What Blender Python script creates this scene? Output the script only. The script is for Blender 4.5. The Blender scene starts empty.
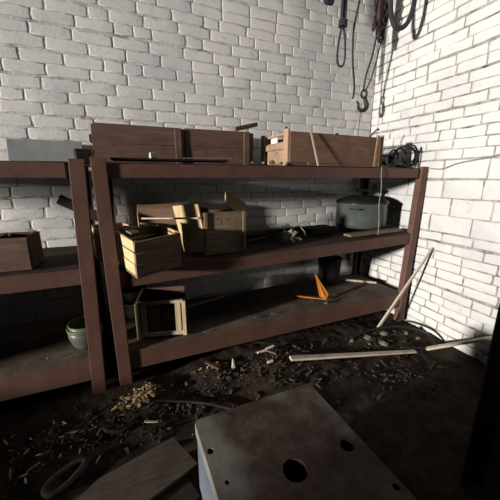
import bpy, bmesh, math, random
from mathutils import Vector, Matrix, Euler, noise
R = math.radians
rnd = random.Random(7)
scene = bpy.context.scene
col = scene.collection

# ------------------------------------------------------------------ camera
CAM = Vector((0.102, -2.069, 1.5))
PITCH, YAW, FPX = R(13.897), R(23.574), 291.0
cd = bpy.data.cameras.new('camera'); cam = bpy.data.objects.new('camera', cd); col.objects.link(cam)
cam.location = CAM
cam.rotation_euler = Euler((math.pi/2 - PITCH, 0, -YAW), 'XYZ')
cd.sensor_width = 36; cd.lens = FPX/500*36; cd.clip_start = .02
scene.camera = cam

# ------------------------------------------------------------------ materials
def nt(name):
    m = bpy.data.materials.new(name); m.use_nodes = True
    t = m.node_tree; b = t.nodes['Principled BSDF']
    b.inputs['Specular IOR Level'].default_value = .25
    return m, t, b
def N(t, kind, **kw):
    n = t.nodes.new(kind)
    for k, v in kw.items():
        if k in n.inputs: n.inputs[k].default_value = v
        else: setattr(n, k, v)
    return n
def ramp(t, fac, stops):
    n = t.nodes.new('ShaderNodeValToRGB')
    e = n.color_ramp.elements
    while len(e) < len(stops): e.new(.5)
    for el, (p, c) in zip(e, stops):
        el.position = p; el.color = (*c, 1) if len(c) == 3 else c
    t.links.new(fac, n.inputs['Fac']); return n.outputs['Color']
def coords(t, scale=(1, 1, 1), obj=True):
    tc = t.nodes.new('ShaderNodeTexCoord'); mp = t.nodes.new('ShaderNodeMapping')
    mp.inputs['Scale'].default_value = scale
    t.links.new(tc.outputs['Object'], mp.inputs['Vector']); return mp.outputs['Vector']
def mixc(t, fac, a, b, mode='MIX'):
    n = t.nodes.new('ShaderNodeMix'); n.data_type = 'RGBA'; n.blend_type = mode
    for sock, v in (('Factor', fac), ('A', a), ('B', b)):
        s = [i for i in n.inputs if i.name == sock and (i.type == 'RGBA' or sock == 'Factor' and i.type == 'VALUE')][0]
        if hasattr(v, 'is_linked'): t.links.new(v, s)
        else: s.default_value = v if not isinstance(v, tuple) else (*v, 1)
    return [o for o in n.outputs if o.type == 'RGBA'][0]
def bump(t, b, h, strength=.5, dist=.01):
    n = N(t, 'ShaderNodeBump', Strength=strength, Distance=dist)
    t.links.new(h, n.inputs['Height']); t.links.new(n.outputs['Normal'], b.inputs['Normal'])
def noise_fac(t, vec, scale, detail=6, rough=.6, dist=0):
    n = N(t, 'ShaderNodeTexNoise', Scale=scale, Detail=detail, Roughness=rough, Distortion=dist)
    t.links.new(vec, n.inputs['Vector']); return n.outputs['Fac']

def simple(name, c1, c2, scale=8, rough=.7, bumpk=.3, metal=0, stretch=(1, 1, 1), detail=6, lo=.35, hi=.65, bd=.005):
    m, t, b = nt(name); v = coords(t, stretch)
    f = noise_fac(t, v, scale, detail)
    t.links.new(ramp(t, f, [(lo, c1), (hi, c2)]), b.inputs['Base Color'])
    b.inputs['Roughness'].default_value = rough; b.inputs['Metallic'].default_value = metal
    if bumpk: bump(t, b, noise_fac(t, v, scale*4, 8), bumpk, bd)
    return m

def paint_brick(name, base, stain, dark):
    m, t, b = nt(name); v = coords(t)
    f1 = noise_fac(t, v, 1.6, 5, .6); f2 = noise_fac(t, v, 14, 8, .7); f3 = noise_fac(t, v, 5, 8, .75, 1.0)
    c = mixc(t, ramp(t, f1, [(.4, (0, 0, 0)), (.72, (1, 1, 1))]), base, stain)
    c = mixc(t, ramp(t, f2, [(.58, (0, 0, 0)), (.82, (.6, .6, .6))]), c, dark)
    c = mixc(t, ramp(t, f3, [(.60, (0, 0, 0)), (.72, (.6, .6, .6))]), c, dark)
    t.links.new(c, b.inputs['Base Color']); b.inputs['Roughness'].default_value = .75
    bump(t, b, noise_fac(t, v, 40, 8, .7), .5, .006)
    return m
M = {}
M['brick'] = paint_brick('white_painted_brick', (.68, .665, .64), (.50, .505, .515), (.30, .28, .265))
M['joint'] = None
def joint(nm, c1, c2, c3):
    m, t, b = nt(nm); v = coords(t)
    f = noise_fac(t, v, 7, 8, .75); f2 = noise_fac(t, v, 2.0, 3)
    c = ramp(t, f, [(.36, c1), (.45, c2), (.6, c3)])
    t.links.new(c, b.inputs['Base Color']); b.inputs['Roughness'].default_value = .9
    bump(t, b, noise_fac(t, v, 60, 8, .7), .8, .008)
    return m
M['joint'] = joint('painted_mortar', (.20, .185, .175), (.44, .425, .41), (.62, .605, .585))
def dirt():
    m, t, b = nt('black_dirt'); v = coords(t)
    f = noise_fac(t, v, 9, 10, .75)
    c = ramp(t, f, [(.35, (.012, .009, .007)), (.55, (.045, .032, .024)), (.75, (.085, .062, .046))])
    t.links.new(c, b.inputs['Base Color']); b.inputs['Roughness'].default_value = .9
    b.inputs['Specular IOR Level'].default_value = .1
    bump(t, b, noise_fac(t, v, 45, 10, .8), 1, .02)
    return m
M['dirt'] = dirt()
def steel():
    m, t, b = nt('red_oxide_painted_steel'); v = coords(t)
    f = noise_fac(t, v, 5, 8, .7); g = noise_fac(t, v, 22, 8, .75)
    c = ramp(t, f, [(.35, (.090, .045, .033)), (.65, (.132, .068, .050))])
    c = mixc(t, ramp(t, g, [(.62, (0, 0, 0)), (.78, (.8, .8, .8))]), c, (.06, .035, .028))
    t.links.new(c, b.inputs['Base Color']); b.inputs['Roughness'].default_value = .6
    bump(t, b, g, .3, .004); return m
M['steel'] = steel()
def wood(name, c1, c2, c3, along='X', rough=.75):
    m, t, b = nt(name)
    s = {'X': (1.2, 14, 14), 'Y': (14, 1.2, 14), 'Z': (14, 14, 1.2)}[along]
    v = coords(t, s); v0 = coords(t)
    f = noise_fac(t, v, 3, 8, .65, .6); g = noise_fac(t, v0, 5, 6, .7)
    c = ramp(t, f, [(.3, c1), (.55, c2), (.75, c3)])
    c = mixc(t, ramp(t, g, [(.5, (0, 0, 0)), (.8, (.7, .7, .7))]), c, tuple(x*.45 for x in c1))
    t.links.new(c, b.inputs['Base Color']); b.inputs['Roughness'].default_value = rough
    b.inputs['Specular IOR Level'].default_value = .15
    bump(t, b, f, .35, .004); return m
M['wood_brown'] = wood('weathered_brown_wood', (0.081, 0.050, 0.037), (0.131, 0.081, 0.063), (0.172, 0.113, 0.088))
M['wood_brown_z'] = wood('weathered_brown_wood_upright', (0.081, 0.050, 0.037), (0.131, 0.081, 0.063), (0.172, 0.113, 0.088), 'Z')
M['wood_tan'] = wood('tan_crate_wood', (0.236, 0.151, 0.097), (0.347, 0.228, 0.150), (0.439, 0.300, 0.202))
M['wood_tan_z'] = wood('tan_crate_wood_upright', (0.278, 0.178, 0.116), (0.390, 0.256, 0.169), (0.484, 0.335, 0.227), 'Z')
M['wood_red'] = wood('reddish_crate_wood', (0.139, 0.077, 0.051), (0.198, 0.115, 0.077), (0.242, 0.150, 0.104))
M['wood_pale'] = wood('pale_bare_wood', (0.400, 0.337, 0.253), (0.520, 0.449, 0.356), (0.600, 0.530, 0.437))
M['wood_pale_z'] = wood('pale_bare_wood_upright', (0.46, 0.36, 0.21), (0.58, 0.46, 0.28), (0.66, 0.55, 0.36), 'Z')
M['wood_crate'] = wood('old_crate_wood', (.135, .092, .060), (.205, .145, .095), (.27, .195, .13))
M['wood_crate_z'] = wood('old_crate_wood_upright', (.135, .092, .060), (.205, .145, .095), (.27, .195, .13), 'Z')
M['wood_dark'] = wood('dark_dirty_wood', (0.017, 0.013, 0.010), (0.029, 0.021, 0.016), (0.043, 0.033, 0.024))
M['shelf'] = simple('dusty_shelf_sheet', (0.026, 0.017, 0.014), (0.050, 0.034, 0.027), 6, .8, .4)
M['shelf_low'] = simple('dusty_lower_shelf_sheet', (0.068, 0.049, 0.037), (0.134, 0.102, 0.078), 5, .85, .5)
M['iron'] = simple('dark_iron', (.018, .015, .015), (.05, .04, .036), 20, .55, .3, .3)
M['hoist'] = simple('oily_maroon_iron', (0.017, 0.009, 0.011), (0.038, 0.017, 0.019), 12, .5, .3)
M['rubber'] = simple('black_rubber', (0.008, 0.008, 0.008), (0.021, 0.019, 0.018), 15, .6, .2)
M['rubber_grey'] = simple('worn_grey_rubber', (0.033, 0.029, 0.026), (0.064, 0.058, 0.053), 15, .8, .3)
M['panel_light'] = simple('pale_grey_blue_board', (0.168, 0.182, 0.189), (0.252, 0.262, 0.266), 5, .7, .2)
M['rope'] = simple('dark_blue_grey_rope', (0.017, 0.018, 0.023), (0.039, 0.040, 0.047), 60, .8, .5)
M['enamel'] = simple('grey_green_enamel', (0.058, 0.071, 0.067), (0.102, 0.118, 0.113), 5, .32, .15, .2)
M['enamel_dark'] = simple('sooty_enamel', (0.010, 0.012, 0.012), (0.027, 0.028, 0.027), 6, .45, .2, .2)
M['bowl'] = simple('grey_enamel_bowl', (0.065, 0.068, 0.057), (0.105, 0.108, 0.091), 7, .4, .1)
M['green'] = simple('pale_green_enamel', (0.089, 0.115, 0.053), (0.125, 0.150, 0.079), 6, .4, .1)
M['orange'] = simple('orange_painted_sheet', (.50, .16, .025), (.66, .24, .045), 8, .5, .15)
M['concrete'] = None
def conc():
    m, t, b = nt('stained_concrete'); v = coords(t)
    f = noise_fac(t, v, 5, 10, .7); g = noise_fac(t, v, 2.2, 4, .6); h = noise_fac(t, v, 22, 8, .8)
    c = ramp(t, f, [(.36, (.026, .015, .012)), (.5, (.060, .037, .030)), (.7, (.13, .10, .086))])
    c = mixc(t, ramp(t, g, [(.48, (0, 0, 0)), (.62, (.85, .85, .85))]), c, (.175, .168, .15))
    c = mixc(t, ramp(t, h, [(.66, (0, 0, 0)), (.8, (.6, .6, .6))]), c, (.30, .27, .23))
    t.links.new(c, b.inputs['Base Color']); b.inputs['Roughness'].default_value = .8
    bump(t, b, f, .4, .012); return m
M['concrete'] = conc()
M['blue'] = simple('blue_grey_painted_steel', (.07, .085, .11), (.11, .13, .16), 5, .6, .2)
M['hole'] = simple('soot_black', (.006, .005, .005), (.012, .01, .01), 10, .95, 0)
M['maroon'] = simple('dark_maroon_steel', (0.037, 0.017, 0.024), (0.068, 0.031, 0.041), 5, .6, .2)
M['panel'] = simple('grey_blue_board', (0.101, 0.105, 0.107), (0.145, 0.150, 0.150), 5, .7, .2)
M['paper'] = simple('dirty_white_paper', (.62, .59, .52), (.78, .75, .68), 20, .8, .2)
M['chip'] = simple('pale_wood_chip', (0.241, 0.188, 0.117), (0.391, 0.320, 0.213), 30, .8, .2)
M['stone'] = simple('pale_rubble', (0.099, 0.085, 0.071), (0.174, 0.157, 0.136), 14, .9, .6)
M['straw'] = simple('yellow_straw_litter', (0.200, 0.142, 0.069), (0.384, 0.285, 0.147), 40, .9, .4)
M['wirep'] = simple('pale_insulated_wire', (0.276, 0.288, 0.204), (0.372, 0.384, 0.288), 20, .6, .1)
M['cable'] = simple('grey_cable', (.22, .21, .20), (.34, .32, .30), 20, .7, .1)
M['clod'] = simple('dark_clods', (0.019, 0.014, 0.011), (0.072, 0.050, 0.035), 20, .9, .5)
M['board_dirty'] = wood('dirty_board_wood', (0.053, 0.043, 0.032), (0.082, 0.065, 0.050), (0.106, 0.085, 0.066))
M['wood_gold'] = wood('lit_golden_wood', (.44, .31, .16), (.60, .44, .24), (.68, .53, .31), 'Y')  # crate wood lightened: lamp light on facing panels put into the colour
M['wood_lit_z'] = wood('lit_golden_wood_upright', (.44, .31, .16), (.60, .44, .24), (.68, .53, .31), 'Z')  # same painted-in lamp light, upright grain
M['wood_stain'] = simple('faded_dark_ink', (.05, .035, .025), (.09, .065, .045), 30, .9, 0)
M['ceiling'] = simple('sooty_plaster', (.16, .155, .15), (.24, .235, .23), 3, .9, .3)

# ------------------------------------------------------------------ mesh helpers
class MB:
    def __init__(s): s.bm = bmesh.new()
    def box(s, c, size, rot=(0, 0, 0), jit=0, taper=None):
        mt = Matrix.Translation(c) @ Euler(rot).to_matrix().to_4x4() @ Matrix.Diagonal((*size, 1))
        vs = bmesh.ops.create_cube(s.bm, size=1, matrix=mt)['verts']
        if jit:
            for v in vs: v.co += Vector((rnd.uniform(-jit, jit) for _ in range(3)))
        return s
    def span(s, a, b, w, t, up=(0, 0, 1), jit=0, taper=1):
        """a rectangular bar from a to b, w wide across and t thick along up"""
        a, b = Vector(a), Vector(b); d = (b-a).normalized(); u = Vector(up)
        sd = d.cross(u)
        if sd.length < 1e-4: sd = d.cross(Vector((1, 0, 0)))
        sd.normalize(); u = sd.cross(d)
        q = []
        for p, k in ((a, 1), (b, taper)):
            for (i, j) in ((-1, -1), (1, -1), (1, 1), (-1, 1)):
                q.append(s.bm.verts.new(p + sd*i*w*k/2 + u*j*t*k/2 + Vector((rnd.uniform(-jit, jit) for _ in range(3)))))
        f = s.bm.faces.new
        f(q[0:4][::-1]); f(q[4:8])
        for i in range(4): f((q[i], q[(i+1) % 4], q[4+(i+1) % 4], q[4+i]))
        return s
    def tube(s, pts, r, n=8, closed=False, rad=None):
        pts = [Vector(p) for p in pts]; m = len(pts); rings = []; prev = None
        for i, p in enumerate(pts):
            if closed: d = pts[(i+1) % m] - pts[i-1]
            else: d = pts[min(i+1, m-1)] - pts[max(i-1, 0)]
            d.normalize()
            if prev is None:
                a = d.orthogonal().normalized()
            else:
                a = (prev - d*prev.dot(d)); a = a.normalized() if a.length > 1e-5 else d.orthogonal().normalized()
            prev = a; b = d.cross(a); rr = rad[i] if rad else r
            rings.append([s.bm.verts.new(p + (a*math.cos(k*2*math.pi/n) + b*math.sin(k*2*math.pi/n))*rr) for k in range(n)])
        for i in range(m if closed else m-1):
            A, B = rings[i], rings[(i+1) % m]
            off = 0
            if closed and i == m-1:
                off = min(range(n), key=lambda o: (A[0].co-B[o].co).length)
            for k in range(n):
                s.bm.faces.new((A[k], A[(k+1) % n], B[(k+1+off) % n], B[(k+off) % n]))
        if not closed:
            s.bm.faces.new(rings[0][::-1]); s.bm.faces.new(rings[-1])
        return s
    def lathe(s, prof, n=32, c=(0, 0, 0), mat=None):
        c = Vector(c); rings = []
        for r, z in prof:
            if r < 1e-5: rings.append([s.bm.verts.new(c + Vector((0, 0, z)))])
            else: rings.append([s.bm.verts.new(c + Vector((r*math.cos(k*2*math.pi/n), r*math.sin(k*2*math.pi/n), z))) for k in range(n)])
        for A, B in zip(rings, rings[1:]):
            for k in range(n):
                k2 = (k+1) % n
                if len(A) == 1 and len(B) == 1: continue
                if len(A) == 1: s.bm.faces.new((A[0], B[k2], B[k]))
                elif len(B) == 1: s.bm.faces.new((A[k], A[k2], B[0]))
                else: s.bm.faces.new((A[k], A[k2], B[k2], B[k]))
        return s
    def poly(s, pts, thick, nrm=(0, 0, 1)):
        nrm = Vector(nrm).normalized()*thick
        a = [s.bm.verts.new(Vector(p)) for p in pts]; b = [s.bm.verts.new(Vector(p)+nrm) for p in pts]; n = len(a)
        s.bm.faces.new(a[::-1]); s.bm.faces.new(b)
        for i in range(n): s.bm.faces.new((a[i], a[(i+1) % n], b[(i+1) % n], b[i]))
        return s
    def build(s, name, mat, parent=None, loc=(0, 0, 0), rot=(0, 0, 0), smooth=False, bevel=0, sub=0):
        bmesh.ops.recalc_face_normals(s.bm, faces=s.bm.faces)
        me = bpy.data.meshes.new(name); s.bm.to_mesh(me); s.bm.free()
        me.materials.append(mat)
        if smooth:
            for p in me.polygons: p.use_smooth = True
        o = bpy.data.objects.new(name, me); col.objects.link(o)
        o.location = loc; o.rotation_euler = rot
        if parent: o.parent = parent
        if bevel:
            md = o.modifiers.new('bevel', 'BEVEL'); md.width = bevel; md.segments = 2; md.limit_method = 'ANGLE'
        if sub:
            md = o.modifiers.new('sub', 'SUBSURF'); md.levels = sub; md.render_levels = sub
        return o
def tag(o, label, cat, group=None):
    o['label'] = label; o['category'] = cat
    if group: o['group'] = group
    return o
def empty(name, loc, label, cat, rz=0, group=None, rot=None):
    o = bpy.data.objects.new(name, None); col.objects.link(o)
    o.location = loc; o.rotation_euler = rot if rot else (0, 0, rz); o.empty_display_size = .05
    return tag(o, label, cat, group)
def struct(o): o['kind'] = 'structure'; return o
def smoothpath(pts, k=6):
    pts = [Vector(p) for p in pts]; out = []
    for i in range(len(pts)-1):
        p0 = pts[max(i-1, 0)]; p1 = pts[i]; p2 = pts[i+1]; p3 = pts[min(i+2, len(pts)-1)]
        for j in range(k):
            t = j/k
            out.append(.5*((2*p1) + (p2-p0)*t + (2*p0-5*p1+4*p2-p3)*t*t + (3*p1-p0-3*p2+p3)*t**3))
    out.append(pts[-1]); return out

# ------------------------------------------------------------------ the setting
def wall_x(y): return 2.965 + .05*y
def floor_z(x, y):
    s = max(0, min(1, (x-1.2)/1.7))
    base = -.09*s*s*(3-2*s)
    n = noise.fractal(Vector((x*2.3, y*2.3, 3.1)), 1.0, 2.0, 5)*.020 + noise.noise(Vector((x*16, y*16, 1)))*.007
    heap = .0
    for (hx, hy, hr, hh) in ((.12, -.17, .22, .05), (.62, -.10, .20, .05), (1.15, -.15, .3, .035), (2.2, -.22, .35, .045), (2.65, -.2, .25, .05), (-.1, -.1, .2, .03), (-.5, -.25, .4, .03)):
        d = ((x-hx)**2 + (y-hy)**2)/hr**2
        heap += hh*math.exp(-d*1.6)
    return base + n + heap - .012
bm = MB()
nx, ny = 300, 200
gx0, gx1, gy0, gy1 = -3.2, 3.1, -3.2, .95
grid = [[None]*(ny+1) for _ in range(nx+1)]
for i in range(nx+1):
    for j in range(ny+1):
        x = gx0+(gx1-gx0)*i/nx; y = gy0+(gy1-gy0)*j/ny
        grid[i][j] = bm.bm.verts.new((x, y, floor_z(x, y)))
for i in range(nx):
    for j in range(ny):
        bm.bm.faces.new((grid[i][j], grid[i+1][j], grid[i+1][j+1], grid[i][j+1]))
struct(bm.build('floor', M['dirt'], smooth=True))

def brick_wall(name, length, height, z0, xf, big=None, dk=1, jm=None):
    """xf maps (u, z, depth) to the world; depth grows into the room"""
    bmw = bmesh.new(); r = random.Random(len(name)*13)
    def P(u, z, d): return xf(u, z, d)
    def nz(u, z): return noise.noise(Vector((u*3.1, z*3.1, 5)))*.005
    # mortar sheet
    nu, nzz = int(length/.12), int((height)/.12)
    g = [[bmw.verts.new(P(length*i/nu, z0+height*j/nzz, nz(length*i/nu, z0+height*j/nzz)*.6)) for j in range(nzz+1)] for i in range(nu+1)]
    for i in range(nu):
        for j in range(nzz):
            f = bmw.faces.new((g[i][j], g[i+1][j], g[i+1][j+1], g[i][j+1])); f.material_index = 1
    z = z0; course = 0
    while z < z0+height-.05:
        h = .091 + r.uniform(-.003, .003); L = .285; jt = .008
        if big and big[0] < z < big[1]: h = .172; L = .40
        u = -r.uniform(0, L) if course % 2 else -r.uniform(0, L*.5)
        wob = r.uniform(0, 9)
        while u < length:
            l = L*r.choice((1, 1, 1, 1, .95, 1.05, 1, .9, .52)) + r.uniform(-.01, .01)
            a0, a1 = max(u+jt/2, 0), min(u+l-jt/2, length)
            if a1-a0 > .03:
                d = (.0030 + r.uniform(-.0018, .0018))*dk; tl = r.uniform(-.0012, .0012)
                lo, hi = z+jt/2, z+h-jt/2
                ns = max(2, int((a1-a0)/.06)); base, front, fr2 = [], [], []
                per = []
                for k in range(ns+1): per.append((a0+(a1-a0)*k/ns, lo, 0, 1))
                per.append((a1, (lo+hi)/2, -1, 0))
                for k in range(ns+1): per.append((a1-(a1-a0)*k/ns, hi, 0, -1))
                per.append((a0, (lo+hi)/2, 1, 0))
                cu, cz = (a0+a1)/2, (lo+hi)/2
                for (pu, pz, iu, iz) in per:
                    ju, jz = r.uniform(-.005, .005), r.uniform(-.004, .004)
                    cz_w = .006*math.sin(pu*1.7+wob) + .004*noise.noise(Vector((pu*2, z*2, 9)))
                    def pin(k):
                        su = max(-1, min(1, (pu-cu)/max(1e-6, (a1-a0)/2)))
                        sz = max(-1, min(1, (pz-cz)/max(1e-6, (hi-lo)/2)))
                        return pu - (k if su > .98 else -k if su < -.98 else 0), pz - (k if sz > .98 else -k if sz < -.98 else 0)
                    dd = max(.0015, d + nz(pu, pz) + tl*(1 if pz > cz else -1))
                    base.append(bmw.verts.new(P(pu+ju, pz+jz+cz_w, -.004)))
                    q = pin(.003); front.append(bmw.verts.new(P(q[0]+ju, q[1]+jz+cz_w, dd*.7)))
                    q = pin(.010); fr2.append(bmw.verts.new(P(q[0]+ju*.5, q[1]+jz*.5+cz_w, dd)))
                n = len(per)
                for A, B in ((base, front), (front, fr2)):
                    for k in range(n):
                        f = bmw.faces.new((A[k], A[(k+1) % n], B[(k+1) % n], B[k])); f.smooth = A is front
                ctr = bmw.verts.new(P(cu, cz, d + nz(cu, cz)))
                for k in range(n):
                    f = bmw.faces.new((fr2[k], fr2[(k+1) % n], ctr)); f.smooth = True
            u += l
        z += h; course += 1
    me = bpy.data.meshes.new(name); bmw.to_mesh(me); bmw.free()
    me.materials.append(M['brick']); me.materials.append(jm or M['joint'])
    o = bpy.data.objects.new(name, me); col.objects.link(o); return struct(o)
BACK = .86
brick_wall('wall_back', 6.2, 3.9, -.2, lambda u, z, d: Vector((-3.2+u, BACK-d, z)), dk=.42)
brick_wall('wall_right', 4.05, 3.9, -.2, lambda u, z, d: Vector((wall_x(.86-u)-d, .86-u, z)), big=(.93, 1.5), dk=1.5, jm=joint('grey_mortar', (.07, .06, .055), (.24, .225, .205), (.42, .40, .37)))
# unseen light blocker added as a left wall: jamb, low sill, higher sill
b = MB()
for (ya, yb, za, zb) in ((-3.25, -1.86, -.2, 3.72), (-1.86, -.42, -.2, .60), (-.42, .95, -.2, 1.16)):
    b.box((-3.3, (ya+yb)/2, (za+zb)/2), (.22, yb-ya, zb-za))
struct(b.build('left_light_blocker', M['brick']))
c = MB().box((-.1, -1.15, 3.76), (6.4, 4.2, .1)).build('ceiling', M['ceiling']); struct(c)
# steel rail under the ceiling from which the hoist and ropes hang
for k_, y_ in enumerate((.61, .29)):
    t_ = MB().box((2.46, y_, 3.606), (1.02, .012, .19)).box((2.46, y_, 3.505), (1.02, .17, .014))
    struct(t_.build('trim_%d' % (k_+1), M['maroon']))

# ------------------------------------------------------------------ shelving
def shelving(loc, x0, x1, label, lean=0, tl=-.006, mid_l=.93, mid_r=.93, seed=1):
    """front plane y = 0, posts of channel steel, three sheet shelves"""
    root = empty('shelving_unit', loc, label, 'shelving')
    pw = .085
    def post(xb, xt, y, zt, zb=-.06):
        b = MB(); s = 1 if y < .4 else -1
        for (dx, dy, sx, sy) in ((0, 0, pw, .012), (-pw/2+.005, .03*s, .01, .06), (pw/2-.005, .03*s, .01, .06)):
            vs = []
            b.span((xb+dx, y+dy, zb), (xt+dx, y+dy, zt), sx, sy, up=(0, 1, 0))
        b.build('post', M['steel'], root, bevel=.003)
    post(x0+.006, x0+tl, -.006, 1.625); post(x1-.02, x1+lean, -.006, 1.61)
    post(x0+.0, x0, .76, 1.6); post(x1-.02, x1-.01, .76, 1.6)
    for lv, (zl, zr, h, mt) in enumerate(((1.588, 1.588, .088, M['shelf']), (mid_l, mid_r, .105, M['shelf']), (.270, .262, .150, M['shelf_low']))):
        for y in (.012, .745):
            b = MB()
            b.span((x0+.02, y, zl-h/2), (x1-.03, y, zr-h/2), .012, h, up=(0, 0, 1))
            s = 1 if y < .4 else -1
            b.span((x0+.02, y+.025*s, zl-.005), (x1-.03, y+.025*s, zr-.005), .05, .01)
            b.build('beam', M['steel'], root, bevel=.003)
        for (x, z) in ((x0, zl), (x1-.03, zr)):
            MB().box((x, .38, z-.045), (.04, .72, .05)).build('side_rail', M['steel'], root, bevel=.003)
        # slightly buckled sheet
        b = MB(); n = 24; g = {}
        for i in range(n+1):
            for j in range(7):
                x = x0+.0+(x1-x0-.02)*i/n; y = .02+.735*j/6; zz = zl+(zr-zl)*i/n
                dz = .004*noise.noise(Vector((x*3, y*4, lv+seed)))
                for k, o in ((0, .001), (1, .007)):
                    g[i, j, k] = b.bm.verts.new((x, y, zz+dz+o))
        for i in range(n):
            for j in range(6):
                b.bm.faces.new([g[i, j, 1], g[i+1, j, 1], g[i+1, j+1, 1], g[i, j+1, 1]])
                b.bm.faces.new([g[i, j, 0], g[i, j+1, 0], g[i+1, j+1, 0], g[i+1, j, 0]])
            for j in (0, 6): b.bm.faces.new([g[i, j, 0], g[i+1, j, 0], g[i+1, j, 1], g[i, j, 1]])
        for i in (0, n):
            for j in range(6): b.bm.faces.new([g[i, j, 0], g[i, j+1, 0], g[i, j+1, 1], g[i, j, 1]])
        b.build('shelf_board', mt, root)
    return root
shelving((0, 0, 0), .0, 2.87, 'long rust-brown steel shelving unit with three shelves of wooden crates in the corner', lean=.042, mid_l=.868, mid_r=.932, seed=2)
shelving((0, 0, 0), -2.75, -.155, 'rust-brown steel shelving unit cut off by the left edge, holding one open box', lean=.034, mid_l=.935, mid_r=.93, seed=8)

# ------------------------------------------------------------------ crates
def crate(loc, L, D, H, label, m, mz, rz=0, t=.018, slats=3, gap=.008, cleats=(), rot=None, base=True, ends=True, name='wooden_crate', side_jit=.003, group=None, open_front=False, me_=None):
    """origin at centre of the base, length along x"""
    root = empty(name, loc, label, 'crate', rz, group, rot)
    if base: MB().box((0, 0, t/2), (L-.002, D-.002, t)).build('base', m, root, bevel=.002)
    sh = (H-t-.001)/slats
    for sy in (-1, 1):
        if open_front and sy < 0: continue
        b = MB()
        for k in range(slats):
            b.box((0, sy*(D/2-t/2), t+sh*(k+.5)), (L, t, sh-gap), jit=side_jit)
        b.build('side_panel', m, root, bevel=.002)
    if ends:
        for sx in (-1, 1):
            b = MB()
            for k in range(slats):
                b.box((sx*(L/2-t/2), 0, t+sh*(k+.5)), (t, D-2*t-.002, sh-gap), jit=side_jit)
            b.build('end_panel', me_ or m, root, bevel=.002)
    for (x, y, sx, sy) in cleats:
        MB().box((x, y, H/2), (sx, sy, H-.01)).build('cleat', mz, root, bevel=.002)
    return root
T = 1.602   # top of the top shelf sheet
# two long brown crates end to end
r = crate((.285, .665, T), .68, .34, .29, 'dark brown long wooden crate at left end of the top shelf', M['wood_brown'], M['wood_brown_z'], slats=2, gap=.004, cleats=((.29, -.179, .05, .018),), name='long_crate')
MB().box((-.345, -.06, .19), (.03, .16, .05)).build('handle', M['wood_dark'], r, bevel=.003)
MB().box((0, .01, .295), (.65, .28, .012), jit=.003).build('lid', M['wood_brown'], r, bevel=.002)
r = crate((.945, .67, T), .62, .34, .295, 'dark brown long wooden crate between the tan crate and the leftmost crate', M['wood_brown'], M['wood_brown_z'], slats=2, gap=.005, cleats=((.24, -.179, .05, .018),), name='long_crate')
MB().box((0, .01, .300), (.60, .28, .012), jit=.004).build('lid', M['wood_brown'], r, bevel=.002)

# tan crate with the bright end panel
LC = (1.42, .12)
root = empty('ammunition_crate', (1.93, .385, T), 'reddish tan long wooden crate with a cut-out handle end, on top shelf', 'crate')
L, D, H = 1.02, .53, .275
MB().box((0, 0, .01), (L, D, .02)).build('base', M['wood_red'], root, bevel=.002)
for sy in (-1, 1):
    MB().box((0, sy*(D/2-.01), .02+.125), (L, .02, .25), jit=.002).build('side_panel', M['wood_red'], root, bevel=.002)
def endp(sx):
    b = MB(); x = sx*(L/2-.012)
    b.box((x, 0, .085), (.024, D-.044, .125))
    b.box((x, 0, .178), (.024, D-.044, .045)); b.box((x, 0, .262), (.024, D-.10, .022))
    e = b.build('end_panel', M['wood_tan'], root, bevel=.002)
    for y in (-.22, .22):
        MB().box((sx*(L/2+.010), y, .147), (.02, .075, .29)).build('cleat', M['wood_tan_z'], root, bevel=.002)
    MB().box((sx*(L/2+.010), 0, .165), (.02, .36, .05)).build('crossbar', M['wood_tan'], root, bevel=.002)
    return e
e1 = endp(-1); endp(1)
p = MB().box((-L/2-.004, .01, .222), (.003, .12, .045)).build('paper_tag', M['paper'], e1)
MB().box((.49, -.272, .14), (.035, .012, .27)).build('batten', M['wood_red'], root, bevel=.002)
for (x, y) in ((-.38, -.05), (-.36, .0), (.02, -.19)):
    MB().box((x, y, .283), (.02, .02, .02)).build('peg', M['wood_dark'], root, bevel=.002)
hd = MB().tube(smoothpath([(.515, -.12, .18), (.535, -.08, .13), (.535, .02, .12), (.515, .08, .18)]), .009).build('rope_handle', M['rope'], root, smooth=True)

def lath(name, a, b, w, t, m, label, cat='lath', up=(0, 0, 1), group=None, jit=.002, taper=1):
    a, b = Vector(a), Vector(b)
    o = MB().span(Vector((0, 0, 0)), b-a, w, t, up, jit, taper).build(name, m, loc=a, bevel=min(w, t)*.15)
    return tag(o, label, cat, group)
lath('wooden_lath', (1.655, .045, 1.602), (1.60, .10, 1.88), .018, .006, M['wood_pale'], 'thin pale lath leaning diagonally against the front of the reddish tan crate', up=(0, 1, .2))
lath('wooden_lath', (2.325, .085, 1.602), (2.36, .10, 1.885), .030, .008, M['wood_tan'], 'upright light-brown lath standing against the right end of the tan crate', up=(0, 1, .1))
lath('wooden_offcut', (1.10, .60, 1.93), (1.36, .68, 2.0), .07, .04, M['wood_crate'], 'grey-brown stick jutting up across the gap between the brown and tan crates', 'stick')
b = MB().tube(smoothpath([(0, 0, 0), (.03, .01, .04), (.06, 0, .075), (.085, -.01, .10)]), .007); b.tube([(.085, -.01, .10), (.10, -.01, .085)], .007)
tag(b.build('bent_rod', M['iron'], loc=(2.40, .25, 1.872), smooth=True), 'short dark bent rod sticking up from the right end of the tan crate', 'rod')
b = MB().tube([(0, 0, 0), (-.045, 0, .055)], .010)
tag(b.build('metal_rod', M['iron'], loc=(1.52, .3, 1.878), smooth=True), 'short dark peg poking up behind the top-left edge of the tan crate', 'rod')

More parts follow.
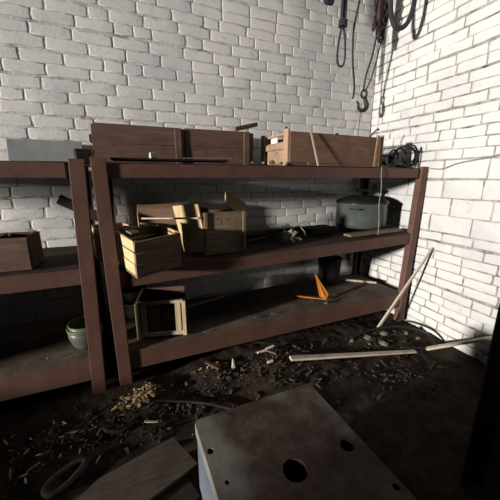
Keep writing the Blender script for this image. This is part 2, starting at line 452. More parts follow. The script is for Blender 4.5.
# coil of cable
b = MB(); r2 = random.Random(5)
for k in range(5):
    cx, cz, rr = .19+r2.uniform(-.03, .03), .095+r2.uniform(-.012, .012), .086+r2.uniform(-.015, .02)
    ph = r2.uniform(-.5, .5)
    b.tube([(cx+rr*1.25*math.cos(a)*math.cos(ph)-.03*k*.3, -.07+.04*k+rr*math.cos(a)*math.sin(ph)*.8, cz+rr*math.sin(a)) for a in [i*2*math.pi/28 for i in range(28)]], .0085, 8, True)
for k in range(3):
    b.tube([(-.03+.075*math.cos(a)+.01*k, -.02+.05*k+.06*math.sin(a), .05+.05*math.sin(a+.4)+.008*k) for a in [i*2*math.pi/26 for i in range(26)]], .0085, 8, True)
b.tube(smoothpath([(-.02, -.05, .08), (-.06, -.11, .03), (-.11, -.13, .02)]), .0085)
tag(b.build('cable_coil', M['rubber'], loc=(2.615, .15, T+.012), smooth=True), 'tangled coil of black cable on top shelf by the right wall', 'cable')

# things lying along the front of the top shelf
tag(MB().poly([(0, 0, 0), (.78, .0, 0), (.80, .15, 0), (.02, .24, .0)], .012).build('metal_sheet', M['hole'], loc=(.06, .02, T+.012), rot=(0, R(.0), 0), bevel=.002), 'flat black metal sheet lying in front of the leftmost brown crate', 'sheet')
lath('thin_strip', (.52, .03, T+.029), (.88, .05, T+.037), .014, .006, M['cable'], 'thin pale strip lying along the front edge of the top shelf', 'strip')
tag(MB().box((0, 0, .02), (.045, .03, .04), (0, 0, .2), .003).build('wooden_block', M['wood_pale'], loc=(.325, .06, T+.025), bevel=.003), 'small pale wooden block on black sheet before the leftmost crate', 'block')
def rock(name, loc, s, m, label, cat='stone', group=None, seed=0, flat=.6):
    b = MB(); rr = random.Random(seed)
    vs = bmesh.ops.create_icosphere(b.bm, subdivisions=2 if s > .06 else 1, radius=1)['verts']
    for v in vs:
        n_ = 1+.75*noise.noise(v.co*1.7+Vector((seed*3.7, 0, 0)))
        v.co = Vector((v.co.x*n_*s, v.co.y*n_*s*.8, v.co.z*n_*s*flat))
    o = b.build(name, m, loc=(loc[0], loc[1], loc[2]+s*flat*.8), rot=(0, 0, seed))
    return tag(o, label, cat, group)
for k, (x, y, s) in enumerate(((1.24, .09, .03), (1.30, .06, .02), (1.15, .07, .018), (1.05, .06, .015), (1.34, .03, .016), (1.56, .05, .016))):
    rock('rubble_chunk', (x, y, T+.005), s, M['stone'], 'small pale rubble chunk on top shelf edge beside the tan crate', 'rubble', 'rubble on the top shelf edge', k+3)

# left end of the top shelf
tag(MB().box((0, 0, .09), (.5, .03, .18), (R(-8), 0, 0), .003).build('grey_board', M['panel_light'], loc=(-.40, .78, T+.006), bevel=.003), 'grey-blue board standing against the back wall on left unit top shelf', 'board')
tag(MB().box((0, 0, .05), (.10, .14, .10), (0, 0, .2), .004).build('dark_block', M['wood_dark'], loc=(-.135, .55, T+.006), bevel=.004), 'dark wooden block beside the end of the leftmost long crate', 'block')
rock('dark_lump', (-.80, .50, T+.012), .05, M['iron'], 'black lump at the left edge of the picture on the top shelf', 'lump', None, 9, .8)

# ------------------------------------------------------------------ middle shelf
ZM = .94
def zmid(x): return .868 + (.932-.868)*x/2.85 + .012
# crate A
crate((.246, .05, .894), .335, .30, .255, 'slatted wooden crate jutting over the middle shelf beside the twin posts', M['wood_crate'], M['wood_crate_z'], slats=3, gap=.006, cleats=((-.145, -.12, .02, .03), (-.145, .12, .02, .03), (.145, -.12, .02, .03), (.145, .12, .02, .03)), me_=M['wood_gold'], rot=(Matrix.Rotation(R(8), 3, 'X') @ Matrix.Rotation(R(22), 3, 'Z')).to_euler())
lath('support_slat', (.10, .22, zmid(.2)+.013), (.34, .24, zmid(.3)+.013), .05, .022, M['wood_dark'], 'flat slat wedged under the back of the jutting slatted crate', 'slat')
# lid slats on crate A
lath('loose_slat', (.165, -.05, 1.148), (.09, .12, 1.172), .06, .012, M['wood_crate'], 'broad loose slat across the left end of the jutting slatted crate', 'slat')
lath('loose_slat', (.21, .18, 1.181), (.40, .10, 1.170), .035, .012, M['wood_crate'], 'narrow loose slat across the right half of the jutting slatted crate', 'slat')
crate((-.0, .46, zmid(0)+.004), .27, .24, .26, 'small slatted crate half hidden behind the twin posts', M['wood_crate'], M['wood_crate_z'], rz=R(12), slats=3, gap=.012, me_=M['wood_gold'])
# board box behind
crate((.40, .66, zmid(.4)+.003), .36, .16, .39, 'plain tan box at back of the middle shelf behind the slatted crate', M['wood_tan'], M['wood_tan_z'], slats=1, gap=.002, name='wooden_box')
lath('thin_stick', (.23, .33, 1.195), (.625, .10, 1.205), .016, .012, M['wood_pale'], 'thin pale stick lying level from tan box to the broken crate', 'stick')
# crate B, broken open
root = empty('broken_crate', (.835, .26, zmid(.9)+.002), 'broken upright wooden crate with splayed lid boards on the middle shelf', 'crate')
L, D, H = .35, .30, .345
MB().box((0, 0, .01), (L, D, .018)).build('base', M['wood_crate'], root, bevel=.002)
b = MB().box((0, -D/2+.01, .10), (L, .02, .16), jit=.002).box((0, -D/2+.01, .262), (L, .02, .155), jit=.002)
fp = b.build('side_panel', M['wood_crate'], root, bevel=.002)
for x, m_ in ((.163, M['wood_crate_z']), (-.155, M['wood_crate_z'])):
    MB().box((x, -D/2-.008, .18), (.024, .014, .32)).build('cleat', m_, root, bevel=.002)
def stencil(parent):
    # dark stencilled strokes down the panel
    for (x, z, w, h) in ((.02, .285, .05, .006), (.035, .275, .006, .022), (.09, .29, .02, .008), (.095, .27, .007, .02), (.09, .225, .018, .008), (.085, .205, .008, .014), (.095, .16, .018, .008), (.09, .145, .008, .02), (.085, .09, .02, .009), (.095, .075, .008, .016), (-.06, .285, .01, .03), (-.03, .26, .008, .05)):
        MB().box((x, -D/2-.0015, z), (w*.8, .002, h*.8), (0, R(rnd.uniform(-15, 15)), 0)).build('stencil_mark', M['wood_stain'], parent)
stencil(fp)
MB().box((0, D/2-.01, .17), (L, .02, .32)).build('side_panel', M['wood_crate'], root, bevel=.002)
MB().box((L/2-.01, 0, .17), (.018, D-.044, .31)).build('end_panel', M['wood_crate'], root, bevel=.002)
MB().box((-L/2-.075, -.055, .205), (.018, D-.06, .39), (R(-6), R(-9), R(42))).build('end_panel', M['wood_lit_z'], root, bevel=.002)
MB().box((-L/2+.025, -.03, .30), (.014, D*.5, .14), (0, R(-12), R(38))).build('split_board', M['wood_lit_z'], root, bevel=.002)
MB().box((.175, .06, .372), (.22, .22, .016), (R(34), R(30), 0)).build('lid_board', M['wood_gold'], root, bevel=.002)

# big pot
root = empty('lidded_pot', (2.57, .45, ZM+.03), 'large grey-green enamel pot with dark lid by the right wall, middle shelf', 'pot')
MB().lathe([(0, .0), (.28, .0), (.298, .012), (.302, .05), (.302, .285), (.308, .29), (.308, .30), (.292, .30), (.292, .06), (0, .05)], 48).build('body', M['enamel'], root, smooth=True); pot_body = col.objects[-1]; root.scale = (.9, .9, .88)
MB().lathe([(0, .312), (.298, .302), (.312, .306), (.314, .312), (.30, .325), (.22, .365), (.12, .392), (0, .398)], 48).build('lid', M['enamel_dark'], root, smooth=True); pot_lid = col.objects[-1]
MB().lathe([(0, .392), (.03, .394), (.024, .42), (.075, .44), (.085, .46), (.05, .478), (0, .482)], 24, (-.02, 0, 0)).build('knob', M['enamel_dark'], pot_lid, smooth=True)
for s in (-1, 1):
    MB().tube(smoothpath([(s*.24, -.18, .24), (s*.265, -.245, .245), (s*.315, -.18, .245), (s*.28, -.11, .24)]), .008).build('handle', M['enamel_dark'], pot_body, smooth=True)
lath('pale_board', (2.08, .10, ZM+.019), (2.84, .14, ZM+.019), .10, .022, M['wood_crate'], 'dusty board lying under the front of the enamel pot', 'board')
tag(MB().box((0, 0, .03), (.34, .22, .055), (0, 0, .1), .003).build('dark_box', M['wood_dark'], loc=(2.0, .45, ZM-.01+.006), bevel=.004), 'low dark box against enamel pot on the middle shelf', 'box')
lath('shade_bar', (1.15, .62, ZM+.012), (1.92, .66, ZM+.012), .09, .035, M['wood_dark'], 'long dark bar added as shade at the back of the middle shelf', 'bar')  # stands in for the shaded shelf surface, no real bar there
lath('grey_strip', (1.14, .35, ZM+.0), (1.36, .43, ZM+.0), .025, .01, M['panel'], 'short grey strip lying right of the broken crate', 'strip')
# tangle of wires with grey box
root = empty('wire_tangle', (1.52, .22, ZM-.018), 'tangle of pale yellow-green wires around a small grey box on the middle shelf', 'wires')
b = MB(); r3 = random.Random(21)
for k in range(11):
    p = Vector((r3.uniform(-.08, .02), r3.uniform(-.05, .05), r3.uniform(.02, .10))); pts = [p.copy()]
    for j in range(6):
        p = p + Vector((r3.uniform(-.05, .065), r3.uniform(-.04, .04), r3.uniform(-.045, .045))); p.z = max(.012, min(.14, p.z)); p.x = max(-.12, min(.14, p.x)); pts.append(p.copy())
    b.tube(smoothpath(pts, 5), .0042, 6)
b.build('wires', M['wirep'], root, smooth=True)
MB().box((-.06, .04, .04), (.10, .07, .08), (0, 0, .3)).build('grey_box', M['panel'], root, bevel=.004)
MB().box((-.02, .0, .095), (.12, .04, .012), (0, .1, .2)).build('metal_strip', M['cable'], root, bevel=.002)
# hanging thin wire in front of the pot
b = MB().tube(smoothpath([(2.320, -.008, 1.60), (2.322, -.012, 1.52), (2.340, -.012, 1.40), (2.332, -.012, 1.25), (2.355, -.01, 1.12), (2.370, -.004, .96)]), .0035, 6)
tag(b.build('hanging_wire', M['cable'], smooth=True), 'thin pale wire hanging from the top shelf before the enamel pot', 'wire')
# ------------------------------------------------------------------ left unit contents
crate((-.62, .20, .945), .36, .25, .205, 'open brown wooden box on the middle shelf of the left unit', M['wood_brown'], M['wood_brown_z'], rz=R(-4), slats=1, gap=.0, cleats=((-.0, .0, .012, .20),), t=.016, name='open_box')
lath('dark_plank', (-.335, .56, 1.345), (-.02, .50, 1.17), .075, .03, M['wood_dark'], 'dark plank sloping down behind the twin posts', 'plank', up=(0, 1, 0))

def bowl(loc, r, h, label, mo, mi):
    root = empty('enamel_bowl', loc, label, 'bowl')
    MB().lathe([(0, 0), (r*.55, 0), (r*.8, h*.25), (r*.95, h*.6), (r, h), (r*.975, h), (r*.93, h*.6), (r*.77, h*.28), (r*.5, h*.06), (0, h*.05)], 40).build('shell', mo, root, smooth=True)
    MB().lathe([(r*1.0, h*.99), (r*1.02, h*1.03), (r*1.0, h*1.07), (r*.96, h*1.06), (r*.955, h*1.0)], 40).build('rim', mi, root, smooth=True)
    return root
bowl((-.232, .188, .290), .116, .155, 'grey enamel bowl behind the posts on the lowest shelf of the left unit', M['bowl'], M['green'])
bowl((-.232, .188, .385), .106, .09, 'pale green bowl nested inside the grey bowl behind the posts', M['green'], M['green'])
root = empty('cooking_pot', (.115, .585, .288), 'grey-green pot under a dark basin behind the twin posts, lowest shelf', 'pot'); root.scale = (.8, .8, .9)
MB().lathe([(0, 0), (.11, 0), (.13, .03), (.135, .15), (.14, .155), (.13, .157), (.125, .05), (0, .03)], 40).build('body', M['bowl'], root, smooth=True)
MB().lathe([(.136, .152), (.144, .156), (.14, .161), (.130, .159)], 40).build('rim', M['green'], root, smooth=True)
root = empty('round_basin', (.115, .585, .434), 'dark brown basin stacked on the pot behind twin posts', 'basin'); root.scale = (.8, .8, .9)
MB().lathe([(0, 0), (.10, 0), (.135, .05), (.15, .12), (.144, .12), (.128, .05), (0, .015)], 40).build('shell', M['wood_dark'], root, smooth=True)
MB().lathe([(.150, .118), (.157, .124), (.15, .130), (.143, .124)], 40).build('rim', M['wood_dark'], root, smooth=True)

# ------------------------------------------------------------------ bottom shelf
ZB = .284
root = empty('slatted_box', (.335, .26, ZB), 'wooden box with pale frame edges and open front on the lowest shelf', 'box', R(-13))
L, D, H = .37, .34, .30
MB().box((0, 0, .01), (L, D, .02)).build('base', M['wood_dark'], root, bevel=.002)
MB().box((0, D/2-.01, .16), (L, .02, .27)).build('back_panel', M['wood_brown'], root, bevel=.002)
for s in (-1, 1):
    MB().box((s*(L/2-.009), -.011, .16), (.018, D-.024, .275)).build('side_panel', M['wood_brown'], root, bevel=.002)
    MB().box((s*(L/2-.012), -D/2-.004, .15), (.028, .018, .29)).build('edge_strip', M['wood_pale_z'], root, bevel=.002)
    MB().box((s*(L/2-.058), -D/2+.006, .155), (.042, .018, .265)).build('edge_strip', M['wood_pale_z'], root, bevel=.002)
MB().box((0, -D/2+.0, .295), (L-.03, .022, .022)).build('top_rail', M['wood_pale'], root, bevel=.002)
MB().box((-.055, -D/2+.03, .155), (.085, .018, .255)).build('inner_board', M['wood_red'], root, bevel=.002)
MB().box((.05, -D/2+.05, .12), (.11, .018, .19)).build('inner_board', M['wood_brown'], root, bevel=.002)
MB().box((0, -D/2-.0, .030), (L-.05, .02, .03)).build('bottom_rail', M['wood_pale'], root, bevel=.002)

# orange folded sheet
b = MB()
V0 = Vector((1.92, .165, ZB+.004))
b.poly([Vector((1.925, .16, ZB+.003)), Vector((1.975, .19, ZB+.05)), Vector((1.85, .27, ZB+.27)), Vector((1.875, .20, ZB+.03))], .008, (.3, 1, 0))
b.poly([Vector((1.93, .155, ZB+.003)), Vector((1.90, .21, ZB+.003)), Vector((1.665, .36, ZB+.020)), Vector((1.70, .31, ZB+.012))], .008, (0, 0, 1))
tag(b.build('folded_sheet', M['orange'], bevel=.001), 'bright orange folded metal sheet standing open on lowest shelf', 'sheet')
# dark bucket near right wall
root = empty('black_bucket', (2.30, .60, ZB), 'sooty black bucket on the lowest shelf near the right wall', 'bucket')
MB().lathe([(0, 0), (.11, 0), (.115, .01), (.14, .30), (.146, .305), (.133, .305), (.105, .02), (0, .015)], 36).build('body', M['rubber'], root, smooth=True)
MB().tube([(.142*math.cos(a), .05*math.sin(a)-.0, .30+.16*math.sin(a)) for a in [i*math.pi/18 for i in range(19)]], .005, 6).build('handle', M['iron'], root, smooth=True)
lath('pale_lath', (2.50, .56, ZB+.012), (2.78, .32, ZB+.012), .035, .02, M['wood_pale'], 'short pale lath on lowest shelf beside the right wall', 'lath')
for k, (x, y, s) in enumerate(((1.80, .10, .016), (1.86, .085, .022), (1.92, .12, .014), (1.78, .20, .012), (1.98, .13, .013))):
    rock('rubble_chunk', (x, y, ZB), s, M['stone'] if k % 2 else M['wood_dark'], 'small chunk of rubble before the orange sheet on lowest shelf', 'rubble', 'rubble by the orange sheet', k+31)
for k, (x, y) in enumerate(((1.10, .09), (1.27, .10), (.62, .03), (-.47, .12))):
    rock('rubble_chunk', (x, y, ZB), .010, M['stone'], 'single pale crumb on the lowest shelf away from the orange sheet', 'rubble', 'crumbs on the lowest shelf', k+61)

# ------------------------------------------------------------------ floor things
def fz(x, y): return floor_z(x, y)
lath('wooden_stick', (2.47, -.045, fz(2.47, -.045)+.01), (wall_x(-.19)-.025, -.19, .815), .032, .016, M['wood_pale'], 'pale stick leaning upright against the right wall beside the shelving post', 'stick', up=(0, 1, 0))
lath('wooden_lath', (1.27, -.235, fz(1.27, -.235)+.03), (2.45, -.50, fz(2.45, -.5)+.035), .055, .022, M['wood_pale'], 'long pale lath lying on dark floor before the shelving', 'lath', taper=.7)
lath('wooden_lath', (2.60, -.50, fz(2.6, -.5)+.03), (wall_x(-.97)-.03, -.97, .27), .045, .02, M['wood_pale'], 'pale lath propped low against the right wall', 'lath')
pts = [(2.02, -.13), (2.3, -.10), (2.6, -.16), (2.78, -.35), (2.70, -.50), (2.50, -.47), (2.35, -.42)]
b = MB().tube(smoothpath([(x, y, fz(x, y)+.03+.03*(k == 3)) for k, (x, y) in enumerate(pts)]), .014, 8)
tag(b.build('rubber_hose', M['rubber'], smooth=True), 'black hose curving along the floor by the right wall', 'hose')
b = MB().tube(smoothpath([(x, y, fz(x, y)+.02) for (x, y) in ((.13, -.33), (.21, -.30), (.35, -.33), (.50, -.42), (.66, -.545), (.78, -.66))]), .010, 8)
tag(b.build('thin_hose', M['wood_dark'], smooth=True), 'thin brown hose curving towards the concrete block', 'hose')
# flattened rubber loop like a worn sole
b = MB(); n = 30
ring = []
for i in range(n):
    a = i*2*math.pi/n; x = .10*math.cos(a)*(1+.25*math.cos(a)); y = .045*math.sin(a)
    ring.append((x*.78-y*.62, x*.62+y*.78, .0))
b.tube(ring, .017, 8, True)
o = tag(b.build('rubber_loop', M['rubber_grey'], loc=(-.31, -.64, fz(-.31, -.64)+.02), smooth=True), 'flattened grey rubber loop lying on the floor near the picture corner', 'loop')
o.scale = (1, 1, .8)
b = MB().tube(smoothpath([(-.16, -.42, .02), (-.13, -.40, .045), (-.10, -.42, .03), (-.02, -.44, .02), (.05, -.40, .02)]), .014, 8)
tag(b.build('bent_hose', M['rubber'], smooth=True), 'short bent black hose on the floor in front of the twin posts', 'hose')

# concrete topped pedestal with round holes
root = empty('concrete_pedestal', (.57, -1.36, -.02), 'square concrete-topped block with round holes on the floor', 'block')
b = MB(); hb = .50
x0, x1, y0, y1 = .295, .878, -1.70, -1.035
holes = [(.572, -1.39, .044), (.808, -1.387, .026), (.318, -1.20, .013), (.338, -1.335, .008), (.85, -1.575, .012)]
def plate(bm_, x0, x1, y0, y1, zt, th, holes):
    n = 60; loops = []
    outer = [bm_.verts.new((x, y, zt)) for (x, y) in ((x0, y0), (x1, y0), (x1, y1), (x0+.012, y1), (x0, y1-.012))]
    edges = [bm_.edges.new((outer[i], outer[(i+1) % len(outer)])) for i in range(len(outer))]
    for (hx, hy, hr) in holes:
        vs = [bm_.verts.new((hx+hr*math.cos(k*2*math.pi/24)*(1+.04*math.sin(3*k)), hy+hr*math.sin(k*2*math.pi/24), zt)) for k in range(24)]
        edges += [bm_.edges.new((vs[i], vs[(i+1) % 24])) for i in range(24)]
    res = bmesh.ops.triangle_fill(bm_, edges=edges, use_beauty=True, use_dissolve=False)
    faces = [g for g in res['geom'] if isinstance(g, bmesh.types.BMFace)]
    ex = bmesh.ops.extrude_face_region(bm_, geom=faces)
    vs = [g for g in ex['geom'] if isinstance(g, bmesh.types.BMVert)]
    bmesh.ops.translate(bm_, verts=vs, vec=(0, 0, -th))
plate(b.bm, x0, x1, y0, y1, hb, .06, holes)
o = b.build('top_slab', M['concrete']); o.parent = root; o.location = (-.57, 1.36, .02)
b = MB()
w = .02
xa, xb, ya, yb = x0+.004, x1-.02, y0+.02, y1-.02
for (cx, cy, sx, sy) in ((xa+w/2, (ya+yb)/2, w, yb-ya), (xb-w/2, (ya+yb)/2, w, yb-ya), ((xa+xb)/2, ya+w/2, xb-xa-2*w, w), ((xa+xb)/2, yb-w/2, xb-xa-2*w, w)):
    b.box((cx-.57, cy+1.36, (hb-.06)/2+.01), (sx, sy, hb-.06))
b.build('side_panel', M['blue'], root, bevel=.002)
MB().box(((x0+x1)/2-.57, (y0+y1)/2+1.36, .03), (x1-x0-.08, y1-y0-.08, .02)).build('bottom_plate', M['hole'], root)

# boards in front left
tag(MB().poly([(0, 0, 0), (.34, .085, 0), (.425, -.11, 0), (-.10, -.29, 0), (-.15, -.12, 0)], .022).build('broken_board', M['board_dirty'], loc=(-.11, -.86, .17), bevel=.003), 'broad grey-brown broken board beside the concrete block', 'board')
tag(MB().box((0, 0, .08), (.50, .36, .165), (0, 0, R(18)), .004).build('low_box', M['wood_dark'], loc=(.0, -1.00, .0), bevel=.005), 'low dark box under the broken board beside the concrete block', 'box')

# dark steel column at right edge
root = empty('steel_column', (1.575, -1.59, -.08), 'dark maroon steel column at the right edge of the picture', 'column')
A = R(-40)
MB().box((.0, .0, 1.9), (.012, .26, 3.8), (0, 0, A)).build('web', M['maroon'], root)
cs, sn = math.cos(A), math.sin(A)
for s in (-1, 1):
    MB().box((-sn*.135*s, cs*.135*s, 1.9), (.20, .014, 3.8), (0, 0, A)).build('flange', M['maroon'], root)

# ------------------------------------------------------------------ hanging tackle
RZ = 3.49
root = empty('chain_hoist', (2.70, .56, RZ), 'oily dark chain hoist block with an iron hook hanging in the corner', 'hoist')
# body of hoist block
b = MB()
b.lathe([(0, -.60), (.02, -.59), (.034, -.54), (.040, -.40), (.034, -.2), (.028, -.1), (.02, -.02), (0, 0)], 14)
b.lathe([(0, -.48), (.03, -.47), (.038, -.40), (.036, -.2), (.026, -.08), (0, -.05)], 14, (-.045, -.03, 0))
for q, zz in enumerate((-.57, -.44)):
    b.tube([(.045*math.cos(a)-.01*q, -.03+.01*math.cos(a), zz+.06*math.sin(a)) for a in [i*2*math.pi/18 for i in range(18)]], .017, 8, True)
b.build('block_body', M['hoist'], root, smooth=True)
b = MB()
for st, (ox, oy, n_) in enumerate(((-.075, -.01, 9), (.05, -.02, 10), (.0, -.055, 8))):
    for k in range(n_):
        zc = -.06-.055*k; h_ = (k+st) % 2
        b.tube([(ox+.024*math.cos(a)*(1 if h_ else .35)+.012*math.sin(k*1.3), oy+.024*math.cos(a)*(.35 if h_ else 1), zc+.037*math.sin(a)) for a in [i*2*math.pi/14 for i in range(14)]], .009, 6, True)
b.build('chain_bundle', M['hoist'], root, smooth=True)
b = MB().tube(smoothpath([(-.03, 0, -.58), (-.045, .02, -.75), (-.075, .05, -.92), (-.085, .06, -1.06)]), .009, 8)
b.tube(smoothpath([(.04, .0, -.58), (.03, .03, -.78), (-.005, .05, -.95), (-.06, .06, -1.08)]), .007, 8)
b.build('chain', M['iron'], root, smooth=True)
ux, uy = .92, .39   # hook lies in the plane facing the picture
def hk(s_, z): return (-.075+ux*s_, .06-uy*s_, z)
b = MB().tube([hk(.030*math.cos(a), -1.105+.038*math.sin(a)) for a in [i*2*math.pi/16 for i in range(16)]], .012, 8, True)
b.build('shackle', M['iron'], root, smooth=True)
b = MB()
pts, rad = [hk(.015, -1.14), hk(.022, -1.17)], [.019, .022]
for i in range(15):
    a = R(20 - i*16); pts.append(hk(-.005+.046*math.cos(a), -1.225+.046*math.sin(a))); rad.append(.027-.0009*i if i < 10 else .018-.0014*(i-10))
pts.append(hk(-.072, -1.175)); rad.append(.009)
b.tube(pts, .02, 10, rad=rad)
b.build('hook', M['iron'], root, smooth=True)
MB().tube([(-.07, .09, -1.24), (-.072, .10, -1.45), (-.075, .11, -1.72)], .004, 6).build('tail_wire', M['iron'], root, smooth=True)

b = MB()
x0_, y0_ = 2.28, .62
b.tube(smoothpath([(x0_-.012, y0_, RZ), (x0_-.02, y0_, 3.1), (x0_-.01, y0_, 2.98)]), .016, 8)
b.tube(smoothpath([(x0_+.022, y0_+.02, RZ), (x0_+.018, y0_, 3.1), (x0_+.01, y0_, 2.98)]), .016, 8)
b.tube(smoothpath([(x0_, y0_, 2.99), (x0_-.03, y0_, 2.87), (x0_-.045, y0_, 2.72), (x0_-.03, y0_, 2.63), (x0_+.002, y0_, 2.605), (x0_+.04, y0_, 2.63), (x0_+.053, y0_, 2.72), (x0_+.035, y0_, 2.87), (x0_+.0, y0_, 2.98)]), .010, 8)
for k in range(3):
    b.tube([(x0_+.035*math.cos(a), y0_+.03*math.sin(a), 2.965+.022*k+.006*math.sin(a*2)) for a in [i*2*math.pi/14 for i in range(14)]], .012, 6, True)
tag(b.build('rope_loop', M['rope'], smooth=True), 'knotted dark rope with a long narrow loop hanging on the back wall', 'rope')
b = MB().tube(smoothpath([(2.47, .62, RZ), (2.47, .62, 3.25), (2.42, .62, 2.95), (2.44, .62, 2.66), (2.485, .62, 2.45), (2.475, .62, 2.325)]), .010, 8)
tag(b.build('dangling_rope', M['rope'], smooth=True), 'single thin dark rope hanging between rope loop and hook', 'rope')
b = MB().tube(smoothpath([(2.59, .34, RZ), (2.58, .33, 3.22), (2.57, .31, 3.02), (2.62, .29, 2.89), (2.69, .27, 2.88), (2.75, .25, 2.95), (2.77, .23, 3.12), (2.75, .23, RZ)]), .022, 10)
tag(b.build('cable_loop', M['rope'], smooth=True), 'thick dark cable loop hanging beside the right wall above the hook', 'cable')
b = MB().tube(smoothpath([(2.06, .66, RZ), (2.06, .66, 3.3), (2.08, .66, 3.17), (2.13, .66, 3.15), (2.17, .66, 3.19), (2.18, .66, RZ)]), .022, 8)
tag(b.build('rope_end', M['rope'], smooth=True), 'end of dark rope just showing at top of the picture', 'rope')
# thin cable stapled along the right wall
b = MB()
pts = []
for k, (y, z) in enumerate(((.02, 1.60), (-.15, 1.585), (-.3, 1.63), (-.5, 1.66), (-.65, 1.69), (-.8, 1.73), (-1.0, 1.80), (-1.6, 1.95))):
    pts.append((wall_x(y)-.018, y, z))
b.tube(smoothpath(pts), .0055, 6)
tag(b.build('thin_cable', M['cable'], smooth=True), 'thin grey cable rising along the right white brick wall', 'cable')

# ------------------------------------------------------------------ litter
tag(MB().box((0, 0, 0), (.085, .022, .012), (0, 0, .12), .003).box((.09, .02, .002), (.09, .026, .014), (0, 0, .22), .003).build('white_strip', M['paper'], loc=(1.09, -.06, fz(1.09, -.06)+.03), bevel=.002), 'torn white plastic strip on the floor under the lowest shelf edge', 'strip')
tag(MB().box((0, 0, .0), (.05, .02, .012), (0, 0, .1), .003).build('white_scrap', M['paper'], loc=(1.10, -.20, fz(1.10, -.2)+.015)), 'small white scrap on dirt below the torn strip', 'scrap')
tag(MB().poly([(0, 0, 0), (.03, 0, .0), (.028, .012, .07), (.012, .01, .085)], .01, (0, 1, .2)).build('white_shard', M['paper'], loc=(.785, -.14, fz(.785, -.14)+.005)), 'upright white pointed shard on the floor', 'shard')
lath('wood_splinter', (.10, -.42, fz(.10, -.42)+.012), (.18, -.45, fz(.18, -.45)+.012), .012, .008, M['wood_pale'], 'pale splinter lying alone on the floor near posts', 'splinter')
lath('wood_splinter', (.60, -.03, fz(.60, -.03)+.03), (.68, -.14, fz(.68, -.14)+.02), .022, .012, M['wood_brown'], 'brown splinter of wood leaning below the lowest shelf', 'splinter')
lath('wood_splinter', (1.20, -.12, fz(1.2, -.12)+.02), (1.13, -.07, fz(1.13, -.07)+.04), .022, .012, M['wood_red'], 'reddish splinter beside the torn white strip', 'splinter')
for k, (x, y, s) in enumerate(((2.32, -.14, .028), (2.40, -.17, .045), (2.18, -.18, .035), (2.62, -.25, .032), (2.55, -.18, .022), (2.02, -.15, .03), (2.68, -.35, .03), (2.25, -.32, .04), (2.35, -.30, .03), (2.12, -.27, .022))):
    rock('rubble_stone', (x, y, fz(x, y)-.004), s, M['stone'], 'pale lump of rubble on the floor below the leaning stick', 'stone', 'rubble by the right wall', k+80, .55)
# scattered chips, each its own
base = None
rc = random.Random(11)
spots = [(-.52, -.28), (-.60, -.33), (-.45, -.42), (-.57, -.46), (-.36, -.33), (-.66, -.40), (-.50, -.52), (-.68, -.5), (-.30, -.42), (-.42, -.20), (-.36, -.22), (-.62, -.22), (-.2, -.3), (-.25, -.47), (.02, -.25), (.06, -.2), (-.05, -.32), (-.52, -.37), (-.72, -.31)] + [(rc.uniform(-.72, .1), rc.uniform(-.58, -.18)) for _ in range(22)]
meshes = []
for v in range(4):
    b = MB(); L_ = .028+.007*v
    b.poly([(-L_, -.006, 0), (L_*.3, -.008, .003), (L_, 0, .006), (L_*.2, .008, .004), (-L_*.8, .006, 0)], .006)
    o = b.build('wood_chip', M['chip'] if v % 2 else M['paper']); meshes.append(o)
gl = 'small pale chip scattered on the dirt floor in front of the left unit'
for k, (x, y) in enumerate(spots):
    o = meshes[k] if k < 4 else meshes[k % 4].copy()
    if k >= 4: col.objects.link(o)
    o.location = (x, y, fz(x, y)+.004); o.rotation_euler = (rc.uniform(-.3, .3), rc.uniform(-.3, .3), rc.uniform(0, 6.28))
    sc_ = rc.uniform(.3, .75); o.scale = (sc_, sc_, sc_)
    tag(o, gl, 'chip', 'pale chips on the dirt')
def litter(name, m, spots_, n, smin, smax, lab, seed, long=1.6):
    b = MB(); r4 = random.Random(seed)
    for k in range(n):
        cx, cy, rr = r4.choice(spots_)
        a, q = r4.uniform(0, 6.28), abs(r4.gauss(0, .55))*rr
        x, y = cx+q*math.cos(a)*1.3, cy+q*math.sin(a)*.7
        if y > -.02: y = -.03-r4.random()*.05
        x = min(x, 2.78)
        s = r4.uniform(smin, smax)
        b.box((x, y, fz(x, y)+s*.3), (s*long*r4.uniform(.6, 1.4), s*r4.uniform(.4, 1), s*.5), (r4.uniform(-.6, .6), r4.uniform(-.6, .6), a), s*.15)
    o = b.build(name, m); tag(o, lab, 'litter'); o['kind'] = 'stuff'; return o
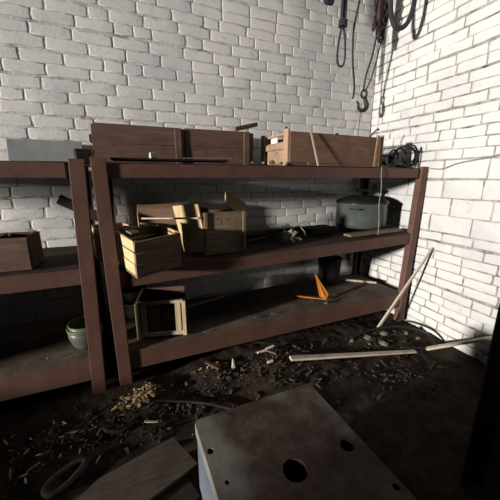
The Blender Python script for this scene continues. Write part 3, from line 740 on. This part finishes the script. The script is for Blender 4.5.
litter('straw_litter', M['straw'], [(.10, -.20, .10), (.17, -.15, .08), (.06, -.22, .09), (.66, -.06, .07)], 240, .006, .022, 'heap of yellowish wood shavings and straw on the floor by the posts', 4)
litter('crumb_litter', M['stone'], [(-.1, -.35, .4), (.3, -.3, .3), (.95, -.2, .3), (1.2, -.12, .3), (.7, -.2, .2), (2.2, -.22, .3), (-.4, -.35, .4)], 480, .003, .011, 'fine pale crumbs strewn over the dirt below the shelving', 6, 1.2)
litter('dark_debris', M['clod'], [(.9, -.2, .5), (1.5, -.15, .5), (.35, -.35, .4), (2.3, -.25, .4), (-.4, -.35, .5), (-.1, -.35, .4), (1.2, -.45, .5), (2.1, -.7, .6)], 760, .006, .024, 'dark clods and broken bits covering the dirt floor', 8)

# ------------------------------------------------------------------ light
w = bpy.data.worlds.new('world'); scene.world = w; w.use_nodes = True
bg = w.node_tree.nodes['Background']; bg.inputs['Color'].default_value = (.62, .74, 1.0, 1); bg.inputs['Strength'].default_value = .012
def spot(name, loc, target, energy, size, radius, blend, color):
    ld = bpy.data.lights.new(name, 'SPOT'); ld.energy = energy; ld.spot_size = R(size); ld.spot_blend = blend; ld.shadow_soft_size = radius; ld.color = color
    o = bpy.data.objects.new(name, ld); col.objects.link(o); o.location = loc
    o.rotation_euler = (Vector(target)-Vector(loc)).to_track_quat('-Z', 'Y').to_euler(); return o
spot('doorway_light', (-15.0, -3.4, 2.75), (1.5, -.2, 1.9), 21500, 44, .45, .6, (1, .945, .875))
ad = bpy.data.lights.new('overhead_fill', 'AREA'); ad.energy = 8.5; ad.shape = 'RECTANGLE'; ad.size = 1.6; ad.size_y = .9; ad.color = (.95, .95, 1)  # soft fill added under the closed ceiling to lift front faces
ao = bpy.data.objects.new('overhead_fill', ad); col.objects.link(ao); ao.location = (.7, -1.1, 3.66)
ao.rotation_euler = (Vector((1.2, -.6, 0))-Vector(ao.location)).to_track_quat('-Z', 'Y').to_euler()
scene.cycles.diffuse_bounces = 1
scene.view_settings.view_transform = 'Standard'; scene.view_settings.look = 'None'
scene.view_settings.gamma = 1; scene.view_settings.exposure = 0
